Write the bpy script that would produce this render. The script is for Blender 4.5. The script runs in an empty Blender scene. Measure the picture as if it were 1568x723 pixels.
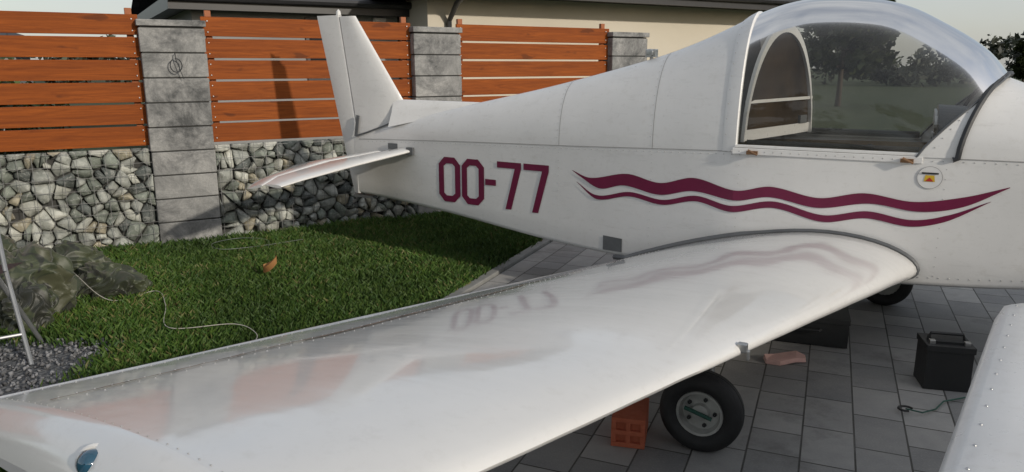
import bpy, bmesh, math, random
import numpy as np
from mathutils import Vector, Matrix, Quaternion, noise
random.seed(7); rng=np.random.default_rng(7)
D=bpy.data; C=bpy.context; R=math.radians
# ------------------------------------------------------------------ helpers
def link(o,parent=None):
    C.collection.objects.link(o)
    if parent: o.parent=parent
    return o
def empty(name,loc=(0,0,0),rz=0):
    o=D.objects.new(name,None); o.location=loc; o.rotation_euler=(0,0,rz); o.empty_display_size=.2
    return link(o)
def mesh(name,verts,faces,mat=None,parent=None,smooth=False,loc=None,rz=0,sharp=None,mats=None,midx=None):
    me=D.meshes.new(name); me.from_pydata([tuple(v) for v in verts],[],faces); me.update()
    if mats:
        for m in mats: me.materials.append(m)
        if midx is not None: me.polygons.foreach_set('material_index',midx)
    elif mat: me.materials.append(mat)
    if smooth:
        me.polygons.foreach_set('use_smooth',[True]*len(me.polygons))
        if sharp: me.set_sharp_from_angle(angle=R(sharp))
    o=D.objects.new(name,me)
    if loc is not None: o.location=loc
    o.rotation_euler=(0,0,rz)
    return link(o,parent)
class MB:
    """mesh accumulator"""
    def __init__(s): s.v=[];s.f=[];s.m=[]
    def add(s,v,f,m=0):
        b=len(s.v); s.v+= [tuple(p) for p in v]; s.f+=[tuple(i+b for i in q) for q in f]; s.m+=[m]*len(f)
    def box(s,c,d,m=0,rz=0,M=None):
        x,y,z=[k/2 for k in d]
        vs=[Vector((i*x,j*y,k*z)) for i in(-1,1) for j in(-1,1) for k in(-1,1)]
        if rz: vs=[Matrix.Rotation(rz,3,'Z')@v for v in vs]
        if M: vs=[M@v for v in vs]
        vs=[v+Vector(c) for v in vs]
        s.add(vs,[(0,1,3,2),(4,6,7,5),(0,4,5,1),(2,3,7,6),(0,2,6,4),(1,5,7,3)],m)
    def tube(s,pts,r,n=8,m=0,cap=True):
        pts=[Vector(p) for p in pts]; rs=r if isinstance(r,(list,tuple)) else [r]*len(pts)
        rows=[];up=None
        for i,p in enumerate(pts):
            t=(pts[min(i+1,len(pts)-1)]-pts[max(i-1,0)]).normalized()
            if up is None or abs(up.dot(t))>.98:
                up=Vector((0,0,1)) if abs(t.z)<.9 else Vector((1,0,0))
            a=t.cross(up).normalized(); b=a.cross(t).normalized(); up=b
            rows.append([p+(a*math.cos(k*2*math.pi/n)+b*math.sin(k*2*math.pi/n))*rs[i] for k in range(n)])
        v=[q for w in rows for q in w]; f=[]
        for i in range(len(rows)-1):
            for k in range(n): f.append((i*n+k,i*n+(k+1)%n,(i+1)*n+(k+1)%n,(i+1)*n+k))
        if cap: f.append(tuple(range(n))[::-1]); f.append(tuple((len(rows)-1)*n+k for k in range(n)))
        s.add(v,f,m)
    def lathe(s,prof,origin,axis,n=32,m=0):
        axis=Vector(axis).normalized(); a=axis.orthogonal().normalized(); b=axis.cross(a); o=Vector(origin)
        v=[];f=[]
        for (h,r) in prof:
            for k in range(n):
                t=2*math.pi*k/n; v.append(o+axis*h+(a*math.cos(t)+b*math.sin(t))*r)
        for i in range(len(prof)-1):
            for k in range(n): f.append((i*n+k,i*n+(k+1)%n,(i+1)*n+(k+1)%n,(i+1)*n+k))
        s.add(v,f,m)
    def grid(s,rows,m=0,closed=False):
        n=len(rows[0]); v=[q for w in rows for q in w]; f=[]
        for i in range(len(rows)-1):
            for k in range(n if closed else n-1):
                f.append((i*n+k,i*n+(k+1)%n,(i+1)*n+(k+1)%n,(i+1)*n+k))
        s.add(v,f,m)
    def obj(s,name,mats,parent=None,smooth=False,sharp=40,loc=None,rz=0,bevel=0):
        o=mesh(name,s.v,s.f,parent=parent,smooth=smooth,sharp=sharp,loc=loc,rz=rz,mats=mats,midx=s.m)
        if bevel:
            b=o.modifiers.new('b','BEVEL'); b.width=bevel; b.segments=2; b.limit_method='ANGLE'
        return o
def lerp(a,b,t): return a+(b-a)*t
def itp(x,tab):
    if x<=tab[0][0]: return tab[0][1]
    for (a,b),(c,d) in zip(tab,tab[1:]):
        if x<=c: return b+(d-b)*(x-a)/(c-a)
    return tab[-1][1]
def sitp(x,tab):
    n=len(tab)
    if x<=tab[0][0]: return tab[0][1]
    if x>=tab[-1][0]: return tab[-1][1]
    for i in range(n-1):
        if x<=tab[i+1][0]:
            x0,y0=tab[i];x1,y1=tab[i+1];h=x1-x0;t=(x-x0)/h
            m0=(y1-tab[i-1][1])/(x1-tab[i-1][0]) if i>0 else (y1-y0)/h
            m1=(tab[i+2][1]-y0)/(tab[i+2][0]-x0) if i+2<n else (y1-y0)/h
            return (2*t**3-3*t*t+1)*y0+(t**3-2*t*t+t)*h*m0+(-2*t**3+3*t*t)*y1+(t**3-t*t)*h*m1
# ------------------------------------------------------------------ materials
class NT:
    def __init__(s,name):
        s.mat=D.materials.new(name); s.mat.use_nodes=True; s.t=s.mat.node_tree; s.t.nodes.clear()
        s.out=s.n('ShaderNodeOutputMaterial'); s.b=s.n('ShaderNodeBsdfPrincipled'); s.l(s.b.outputs[0],s.out.inputs[0])
    def n(s,ty,**k):
        q=s.t.nodes.new(ty)
        for a,v in k.items(): setattr(q,a,v)
        return q
    def l(s,a,b): s.t.links.new(a,b)
    def co(s,kind='Object',scale=(1,1,1),rot=(0,0,0)):
        c=s.n('ShaderNodeTexCoord'); m=s.n('ShaderNodeMapping'); m.inputs['Scale'].default_value=scale; m.inputs['Rotation'].default_value=rot
        s.l(c.outputs[kind],m.inputs[0]); return m.outputs[0]
    def geo(s,scale=(1,1,1),rot=(0,0,0),loc=(0,0,0)):
        c=s.n('ShaderNodeNewGeometry'); m=s.n('ShaderNodeMapping'); m.inputs['Scale'].default_value=scale; m.inputs['Rotation'].default_value=rot; m.inputs['Location'].default_value=loc
        s.l(c.outputs['Position'],m.inputs[0]); return m.outputs[0]
    def noise(s,v,scale,detail=4,rough=.6,dist=0):
        q=s.n('ShaderNodeTexNoise'); q.inputs['Scale'].default_value=scale; q.inputs['Detail'].default_value=detail; q.inputs['Roughness'].default_value=rough; q.inputs['Distortion'].default_value=dist
        if v: s.l(v,q.inputs['Vector'])
        return q.outputs[0]
    def ramp(s,f,stops,interp='LINEAR'):
        q=s.n('ShaderNodeValToRGB'); cr=q.color_ramp; cr.interpolation=interp
        while len(cr.elements)<len(stops): cr.elements.new(.5)
        for e,(p,c) in zip(cr.elements,stops):
            e.position=p; e.color=(c,c,c,1) if isinstance(c,(int,float)) else (*c,1)
        s.l(f,q.inputs[0]); return q.outputs[0]
    def mix(s,f,a,b,mode='MIX'):
        q=s.n('ShaderNodeMix',data_type='RGBA',blend_type=mode)
        for sock,val in ((q.inputs[0],f),(q.inputs[6],a),(q.inputs[7],b)):
            if isinstance(val,(int,float)): sock.default_value=val
            elif isinstance(val,tuple): sock.default_value=(*val,1)
            else: s.l(val,sock)
        return q.outputs[2]
    def bump(s,h,st=.3,dist=.01,prev=None):
        q=s.n('ShaderNodeBump'); q.inputs['Strength'].default_value=st; q.inputs['Distance'].default_value=dist
        s.l(h,q.inputs['Height'])
        if prev: s.l(prev,q.inputs['Normal'])
        s.l(q.outputs[0],s.b.inputs['Normal']); return q.outputs[0]
    def set(s,**k):
        for a,v in k.items():
            a=a.replace('_',' ')
            if isinstance(v,tuple): v=(*v,1) if len(v)==3 else v
            if hasattr(v,'is_linked') or hasattr(v,'links'): s.l(v,s.b.inputs[a])
            else: s.b.inputs[a].default_value=v
        return s
def simple(name,col,rough=.5,metal=0,var=.15,scale=8,bump=.0,coat=0,spec=None):
    t=NT(name); v=t.co(); n=t.noise(v,scale)
    t.set(Base_Color=t.mix(t.ramp(n,[(.3,0),(.7,1)]),tuple(c*(1-var) for c in col),tuple(min(1,c*(1+var)) for c in col)),Roughness=rough,Metallic=metal)
    if coat: t.b.inputs['Coat Weight'].default_value=coat
    if spec is not None: t.b.inputs['Specular IOR Level'].default_value=spec
    if bump: t.bump(t.noise(v,scale*6),bump,.005)
    return t.mat
def paint(name,base,r0,r1,dirt,coat=.3):
    t=NT(name); v=t.co()
    n=t.noise(v,1.3,6,.6); n2=t.noise(v,22,5,.7); n3=t.noise(t.co(scale=(.6,3,3)),3,2,.5)
    c=t.mix(t.ramp(n,[(.35,0),(.75,dirt)]),base,tuple(k*.74 for k in base))
    c=t.mix(t.ramp(n2,[(.55,0),(.8,dirt*.5)]),c,(.45,.42,.36))
    n4=t.noise(t.co(scale=(1,1,5)),6,6,.75); c=t.mix(t.ramp(n4,[(.56,0),(.75,dirt*.5)]),c,(.36,.34,.31))
    t.set(Base_Color=c,Roughness=t.ramp(n2,[(.3,r0),(.75,r1)]))
    t.b.inputs['Coat Weight'].default_value=coat; t.b.inputs['Coat Roughness'].default_value=r0*.7
    t.bump(n3,.10,.02)
    return t.mat
M={}
M['white']=paint('white_paint',(.77,.76,.74),.25,.42,.55)
M['wing']=paint('wing_paint',(.73,.72,.70),.09,.20,.38,.55)
M['maroon']=simple('maroon_decal',(.15,.008,.045),.35,var=.1)
M['seal']=simple('rubber_seal',(.03,.032,.035),.55,bump=.3)
M['greytape']=simple('grey_sealant',(.10,.105,.11),.5,bump=.3)
M['black']=simple('black_rubber',(.020,.020,.021),.65,bump=.4,scale=14)
M['metal']=simple('aluminium',(.55,.55,.54),.35,1,bump=.1)
M['rivet']=simple('rivet_heads',(.48,.47,.45),.4,.2)
M['seam']=simple('panel_seam',(.31,.30,.29),.6)
M['gap']=simple('hinge_gap',(.16,.11,.08),.8,var=.7,scale=30)
M['tan']=simple('cabin_lining',(.22,.15,.08),.75,bump=.2)
M['brown']=simple('smoked_bulkhead_panel',(.034,.022,.011),.8,scale=2.5,var=.6,spec=.05)
M['seat']=simple('seat_cover',(.05,.045,.045),.8,bump=.4)
M['brass']=simple('latch_brass',(.30,.17,.09),.4,.7)
M['hub']=simple('wheel_hub',(.42,.42,.40),.45,.3,var=.35)
M['green']=simple('green_plastic',(.02,.09,.065),.4)
M['yellow']=simple('badge_yellow',(.7,.45,.03),.5); M['red']=simple('badge_red',(.5,.03,.02),.5)
t=NT('canopy_acrylic'); t.t.nodes.remove(t.b)
fr=t.n('ShaderNodeFresnel'); fr.inputs[0].default_value=1.5
tr=t.n('ShaderNodeBsdfTransparent'); tr.inputs[0].default_value=(.80,.80,.78,1)
gl=t.n('ShaderNodeBsdfGlossy'); gl.inputs['Roughness'].default_value=.02; gl.inputs[0].default_value=(.9,.9,.9,1)
df=t.n('ShaderNodeBsdfDiffuse'); df.inputs[0].default_value=(.5,.5,.48,1)
mx=t.n('ShaderNodeMixShader'); t.l(fr.outputs[0],mx.inputs[0]); t.l(tr.outputs[0],mx.inputs[1]); t.l(gl.outputs[0],mx.inputs[2])
m2=t.n('ShaderNodeMixShader'); hz=t.ramp(t.noise(t.co(),3,6,.7),[(.35,.02),(.8,.10)]); t.l(hz,m2.inputs[0]); t.l(mx.outputs[0],m2.inputs[1]); t.l(df.outputs[0],m2.inputs[2]); t.l(m2.outputs[0],t.out.inputs[0])
M['glass']=t.mat
t=NT('nav_lens'); t.set(Base_Color=(.015,.07,.12),Roughness=.05); t.b.inputs['Coat Weight'].default_value=1; M['lens']=t.mat
t=NT('stained_wood'); v=t.co(scale=(.5,9,9)); n=t.noise(v,4,8,.65,1.5); v2=t.co(scale=(.15,1,5.6)); n2=t.noise(v2,1.6,2)
c=t.mix(t.ramp(n,[(.3,0),(.72,1)]),(.165,.036,.004),(.37,.094,.011)); c=t.mix(t.ramp(n2,[(.35,.0),(.7,.5)]),c,(.14,.030,.004))
n3=t.noise(t.co(scale=(3,9,9)),1.1,2); c=t.mix(t.ramp(n3,[(.68,0),(.73,.6)]),c,(.07,.018,.005))
t.set(Base_Color=c,Roughness=.7); t.b.inputs['Specular IOR Level'].default_value=.25; t.bump(n,.35,.003); M['wood']=t.mat
M['woodpost']=simple('post_wood',(.30,.09,.025),.6)
t=NT('split_concrete_block'); v=t.geo(); n=t.noise(v,3.2,8,.78,.5); n2=t.noise(v,70,4,.7); n3=t.noise(t.geo(loc=(4,1,2)),2.1,4,.6)
c=t.ramp(n,[(.38,(.075,.077,.077)),(.5,(.21,.21,.205)),(.62,(.37,.365,.35))]); c=t.mix(t.ramp(n3,[(.45,0),(.6,.5)]),c,(.28,.28,.27))
c=t.mix(t.ramp(n2,[(.45,0),(.75,.4)]),c,(.12,.12,.12)); t.set(Base_Color=c,Roughness=.85); t.bump(n2,.6,.006); M['block']=t.mat
M['mortar']=simple('stone_backing',(.05,.05,.047),.9)
def attrmat(name,rough,ns,lo,hi,vein=False):
    t=NT(name); a=t.n('ShaderNodeAttribute'); a.attribute_name='col'; v=t.geo(); n=t.noise(v,ns,6,.7,.6)
    c=t.mix(t.ramp(n,[(.3,0),(.75,1)]),lo,hi); c=t.mix(1.0,a.outputs[0],c,'MULTIPLY')
    if vein: c=t.mix(t.ramp(t.noise(v,10,6,.75,2.5),[(.55,0),(.61,.45),(.67,0)]),c,(.62,.62,.58))
    t.set(Base_Color=c,Roughness=rough); t.bump(n,.5,.012 if vein else .006); return t.mat
M['stone']=attrmat('gabion_stone',.8,16,(.5,.52,.50),(1.08,1.08,1.06),True)
M['grass']=attrmat('grass_blades',.6,1.1,(.6,.66,.55),(1.05,1.05,1.05)) 
M['gravelstone']=attrmat('gravel_stones',.8,30,(.7,.7,.7),(1,1,1))
M['leafm']=attrmat('foliage_leaves',.6,.6,(.6,.6,.6),(1,1,1))
M['bark']=simple('bark',(.08,.06,.045),.9,bump=.6)
M['wire']=simple('galvanised_wire',(.20,.20,.20),.5,.6)
t=NT('dark_roof_tiles'); w=t.n('ShaderNodeTexBrick'); w.offset=.5
w.inputs['Scale'].default_value=1; w.inputs['Color1'].default_value=(.03,.032,.036,1); w.inputs['Color2'].default_value=(.05,.052,.057,1); w.inputs['Mortar'].default_value=(.008,.008,.008,1)
w.inputs['Mortar Size'].default_value=.02; w.inputs['Brick Width'].default_value=.3; w.inputs['Row Height'].default_value=.33
t.l(t.co('UV'),w.inputs[0]); t.set(Base_Color=w.outputs[0],Roughness=.5); M['roof']=t.mat
def render_wall(name,c1,c2):
    t=NT(name); v=t.geo(); n=t.noise(v,.6,5,.6); n2=t.noise(v,90,3,.7)
    t.set(Base_Color=t.mix(t.ramp(n,[(.3,0),(.7,1)]),c1,c2),Roughness=.9); t.bump(n2,.4,.004); return t.mat
M['beige']=render_wall('beige_render',(.54,.49,.40),(.60,.55,.46)); M['greywall']=render_wall('grey_render',(.24,.24,.24),(.30,.30,.295))
M['fascia']=simple('dark_fascia',(.025,.025,.028),.4); M['window']=simple('window_glass',(.02,.025,.03),.08); M['whitebox']=simple('white_plastic',(.6,.6,.6),.4)
t=NT('soil_and_lawn'); v=t.geo(); n=t.noise(v,2,6,.7); n2=t.noise(v,40,4,.7)
c=t.mix(t.ramp(n,[(.3,0),(.7,1)]),(.018,.034,.007),(.040,.062,.013)); c=t.mix(t.ramp(n2,[(.45,0),(.75,.5)]),c,(.035,.030,.014)); t.set(Base_Color=c,Roughness=.95); t.bump(n2,.6,.02); M['ground']=t.mat
pang=math.atan2(1.14,.48)
t=NT('concrete_paving'); rot=-pang
def bricks(w,h,off,loc,freq=2):
    b=t.n('ShaderNodeTexBrick'); b.offset=off; b.offset_frequency=freq; b.squash=.62; b.squash_frequency=3
    b.inputs['Scale'].default_value=1; b.inputs['Brick Width'].default_value=w; b.inputs['Row Height'].default_value=h
    b.inputs['Mortar Size'].default_value=.004; b.inputs['Mortar Smooth'].default_value=.4; b.inputs['Bias'].default_value=-.1
    b.inputs['Color1'].default_value=(.20,.20,.20,1); b.inputs['Color2'].default_value=(.46,.45,.43,1); b.inputs['Mortar'].default_value=(.04,.04,.038,1)
    m=t.n('ShaderNodeMapping'); m.inputs['Rotation'].default_value=(0,0,rot); m.inputs['Location'].default_value=loc
    g=t.n('ShaderNodeNewGeometry'); t.l(g.outputs['Position'],m.inputs[0]); t.l(m.outputs[0],b.inputs[0]); return b
b1=bricks(.32,.20,.37,(0,0,0)) 
v=t.geo(); n=t.noise(v,2.2,6,.65); n2=t.noise(v,120,4,.7); n3=t.noise(v,9,6,.7)
c=t.mix(t.ramp(n3,[(.35,.0),(.7,.5)]),b1.outputs[0],(.23,.23,.23)); c=t.mix(t.ramp(n,[(.4,0),(.7,.35)]),c,(.46,.445,.41)); c=t.mix(t.ramp(n2,[(.5,0),(.8,.4)]),c,(.5,.49,.47))
c=t.mix(t.ramp(t.noise(v,1.3,7,.7),[(.54,0),(.68,.6)]),c,(.11,.108,.10))
inv=t.n('ShaderNodeMath',operation='SUBTRACT'); inv.inputs[0].default_value=1; t.l(b1.outputs[1],inv.inputs[1])
jn=t.n('ShaderNodeMath',operation='MULTIPLY'); t.l(b1.outputs[1],jn.inputs[0]); t.l(t.ramp(t.noise(v,3,4,.6),[(.35,.35),(.65,1)]),jn.inputs[1])
c=t.mix(jn.outputs[0],c,(.07,.068,.06))
t.set(Base_Color=c,Roughness=.75)
p=t.bump(inv.outputs[0],.8,.008); t.bump(n2,.35,.003,p); M['paving']=t.mat
M['kerb']=simple('kerb_concrete',(.22,.22,.21),.9,bump=.4)
t=NT('gravel_bed'); v=t.geo(); vo=t.n('ShaderNodeTexVoronoi'); vo.inputs['Scale'].default_value=45; t.l(v,vo.inputs[0]); t.set(Base_Color=t.mix(vo.outputs[0],(.05,.055,.06),(.16,.165,.17)),Roughness=.9); t.bump(vo.outputs[0],.8,.02); M['gravel']=t.mat
t=NT('camouflage_fabric'); v=t.co(); n=t.noise(v,4.5,2,.5,.6); n2=t.noise(v,6,2,.5,1.0)
c=t.ramp(n,[(.0,(.028,.034,.018)),(.44,(.052,.062,.030)),(.53,(.034,.044,.021)),(.6,(.066,.070,.038))],'CONSTANT'); c=t.mix(t.ramp(n2,[(.6,0),(.62,1)]),c,(.020,.022,.015)); t.set(Base_Color=c,Roughness=.5); t.b.inputs['Sheen Weight'].default_value=.15; t.bump(t.noise(t.co(scale=(1,1,.4)),5,2,.5,1.5),.35,.02); M['camo']=t.mat
M['pole']=simple('grey_tube',(.30,.31,.32),.4,.6); M['cord']=simple('white_cord',(.42,.40,.35),.7)
t=NT('red_clay'); v=t.co(); n=t.noise(v,25,5,.7); t.set(Base_Color=t.mix(n,(.38,.08,.035),(.58,.18,.10)),Roughness=.9); t.bump(n,.5,.004); M['clay']=t.mat
M['case']=simple('black_plastic',(.018,.019,.02),.45,bump=.2); M['pink']=simple('pink_foam',(.66,.42,.38),.9,bump=.5); M['dryleaf']=simple('dry_leaf',(.35,.17,.06),.8)

# ------------------------------------------------------------------ camera
cam=D.cameras.new('camera'); cam.sensor_width=36; cam.lens=1150/1568*36; cam.clip_end=1500; cam.clip_start=.05
co=D.objects.new('camera',cam); link(co); co.location=(0,0,1.5); co.rotation_euler=(R(90-12.8),0,0); C.scene.camera=co
# ------------------------------------------------------------------ light
EL=R(20); az=math.atan2(.73,-.69)
sund=Vector((math.sin(az)*math.cos(EL),math.cos(az)*math.cos(EL),math.sin(EL)))
L=D.lights.new('sun','SUN'); L.energy=2.5; L.angle=R(1.5); L.color=(1,.92,.80)
lo=D.objects.new('sun',L); link(lo); lo.rotation_euler=(-sund).to_track_quat('-Z','Y').to_euler()
W=D.worlds.new('World'); C.scene.world=W; W.use_nodes=True; nt=W.node_tree
sk=nt.nodes.new('ShaderNodeTexSky'); sk.sky_type='NISHITA'; sk.sun_disc=False; sk.sun_elevation=EL; sk.sun_rotation=az; sk.dust_density=1.5; sk.air_density=1.0; sk.ozone_density=1
tc=nt.nodes.new('ShaderNodeTexCoord'); mp=nt.nodes.new('ShaderNodeMapping'); mp.inputs['Scale'].default_value=(1,1,2.5); nt.links.new(tc.outputs['Generated'],mp.inputs[0])
nz=nt.nodes.new('ShaderNodeTexNoise'); nz.inputs['Scale'].default_value=2.2; nz.inputs['Detail'].default_value=6; nt.links.new(mp.outputs[0],nz.inputs['Vector'])
rp=nt.nodes.new('ShaderNodeValToRGB'); rp.color_ramp.elements[0].position=.35; rp.color_ramp.elements[0].color=(.40,.40,.40,1); rp.color_ramp.elements[1].position=.7; rp.color_ramp.elements[1].color=(.85,.85,.85,1); nt.links.new(nz.outputs[0],rp.inputs[0])
mxw=nt.nodes.new('ShaderNodeMix'); mxw.data_type='RGBA'; nt.links.new(rp.outputs[0],mxw.inputs[0]); nt.links.new(sk.outputs[0],mxw.inputs[6]); mxw.inputs[7].default_value=(4.55,4.6,4.65,1)
bg=nt.nodes['Background']; nt.links.new(mxw.outputs[2],bg.inputs[0]); bg.inputs[1].default_value=.138
vs=C.scene.view_settings; vs.view_transform='Standard'; vs.look='None'; vs.exposure=0
# ------------------------------------------------------------------ ground
mesh('ground',[(-400,-400,-.02),(400,-400,-.02),(400,400,-.02),(-400,400,-.02)],[(0,1,2,3)],M['ground'])
e=Vector((math.cos(pang),math.sin(pang),0)); rt=Vector((e.y,-e.x,0)); P0=Vector((.25,6.14,0))
def P(a,b,z=0): q=P0+e*a+rt*b; return (q.x,q.y,z)
mesh('paving',[P(-9,0),P(-9,11),P(2.4,11),P(2.4,0)],[(0,1,2,3)],M['paving'])
k=MB()
for i in range(11):
    a=-9+i*1.03+.5; q=P(a,-.045,-.02); k.box((q[0],q[1],-.005),(1.02,.07,.06),rz=pang)
k.obj('paving_kerb',[M['kerb']],bevel=.008)
mesh('gravel_strip',[(-5,2.0,-.012),(-2.0,1.6,-.012),(-2.15,3.75,-.012),(-2.5,4.0,-.012),(-5,4.0,-.012)],[(0,1,2,3,4)],M['gravel'])
fe=Vector((math.cos(R(30)),math.sin(R(30)),0)); fn=Vector((.5,-.866,0)); FP=Vector((-2.82,6.42,0))
def colmesh(name,V,F,colv,mat,nper):
    me=D.meshes.new(name); me.vertices.add(len(V)); me.vertices.foreach_set('co',V.astype(np.float32).ravel())
    nf=len(F); k=F.shape[1]; me.loops.add(nf*k); me.loops.foreach_set('vertex_index',F.astype(np.int32).ravel())
    me.polygons.add(nf); me.polygons.foreach_set('loop_start',np.arange(0,nf*k,k,dtype=np.int32)); me.update(calc_edges=True)
    at=me.color_attributes.new('col','FLOAT_COLOR','POINT'); c4=np.ones((len(V),4),np.float32); c4[:,:3]=colv; at.data.foreach_set('color',c4.ravel())
    me.materials.append(mat); me.validate(); o=D.objects.new(name,me); return link(o)
N=300000
pts=np.stack([rng.uniform(-5.2,1.2,N),rng.uniform(1.6,8.6,N)],1)
rel=pts-np.array([P0.x,P0.y]); side=rel[:,0]*rt.x+rel[:,1]*rt.y
rf=pts-np.array([FP.x,FP.y]); fs=rf[:,0]*fn.x+rf[:,1]*fn.y
gx=(pts[:,0]<-2.15+rng.normal(0,.05,N))&(pts[:,1]<3.95+rng.normal(0,.06,N))
keep=(side<-.07)&(fs>.15)&~gx
pts=pts[keep]; n=len(pts)
ph=np.sin(pts[:,0]*2.1+1)*np.sin(pts[:,1]*1.7)+.6*np.sin(pts[:,0]*5.3+pts[:,1]*3.1)+.4*np.sin(pts[:,0]*11-pts[:,1]*9)
h=.032+.009*ph+rng.random(n)*.026; h=np.clip(h,.015,.085)
fsk=fs[keep]; h=h*(1+.6*np.exp(-((fsk-.2)/.1)**2))
ang=rng.random(n)*6.283; lean=rng.random(n)*1.0*h; la=rng.random(n)*6.283; wd=rng.uniform(.0016,.0034,n)
V=np.zeros((n,4,3)); bx=np.cos(ang)*wd; by=np.sin(ang)*wd
V[:,0,0]=pts[:,0]-bx;V[:,0,1]=pts[:,1]-by;V[:,1,0]=pts[:,0]+bx;V[:,1,1]=pts[:,1]+by
V[:,2,0]=pts[:,0]+bx*.8+np.cos(la)*lean*.35;V[:,2,1]=pts[:,1]+by*.8+np.sin(la)*lean*.35;V[:,2,2]=h*.6
V[:,3,0]=pts[:,0]+np.cos(la)*lean;V[:,3,1]=pts[:,1]+np.sin(la)*lean;V[:,3,2]=h
V[:,0:2,2]=-.02
F=np.zeros((n,2,3),int); b=np.arange(n)*4; F[:,0]=np.stack([b,b+1,b+2],1); F[:,1]=np.stack([b,b+2,b+3],1)
cr=rng.random((n,1)); col=np.array([[.032,.086,.010]])*(1-cr)+np.array([[.088,.145,.022]])*cr
dry=(rng.random(n)<.06+.06*ph); col[dry]=[.17,.155,.06]
col=col*(1+.36*ph[:,None]*.5)
colmesh('grass',V.reshape(-1,3),F.reshape(-1,3),np.repeat(col,4,0),M['grass'],4)
def rock_template(k):
    bm=bmesh.new()
    for i in range(k):
        q=Vector(rng.normal(0,1,3)); q.normalize(); q*=rng.uniform(.85,1.0); bm.verts.new(q)
    r=bmesh.ops.convex_hull(bm,input=bm.verts); 
    bmesh.ops.delete(bm,geom=[v for v in bm.verts if not v.link_faces],context='VERTS')
    bmesh.ops.triangulate(bm,faces=bm.faces); bm.verts.index_update()
    v=np.array([tuple(x.co) for x in bm.verts]); f=np.array([[x.index for x in q.verts] for q in bm.faces]); bm.free(); return v,f
RT=[rock_template(k) for k in (8,9,10,11,9,10,12,8)]
def rocks(name,pos,size,colr,mat,flat=None,an=(.7,1.25)):
    Vs=[];Fs=[];Cs=[];o=0
    for i in range(len(pos)):
        v,f=RT[rng.integers(len(RT))]; a=rng.normal(0,1,4); a/=np.linalg.norm(a)
        Rm=np.array(Quaternion(a).to_matrix()); s=size[i]*rng.uniform(an[0],an[1],3)
        w=(v*s)@Rm.T
        if flat is not None: w=w*np.array(flat)
        Vs.append(w+pos[i]); Fs.append(f+o); o+=len(v); Cs.append(np.repeat(colr[i][None],len(v),0))
    return colmesh(name,np.concatenate(Vs),np.concatenate(Fs),np.concatenate(Cs),mat,0)
n=5200; gp=np.stack([rng.uniform(-4.2,-2.05,n),rng.uniform(2.2,3.98,n),rng.uniform(-.01,.006,n)],1)
g=rng.uniform(.08,.30,(n,1)); rocks('gravel_stones',gp,rng.uniform(.008,.017,n),g*np.array([[1,1.01,1.05]]),M['gravelstone'])
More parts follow.
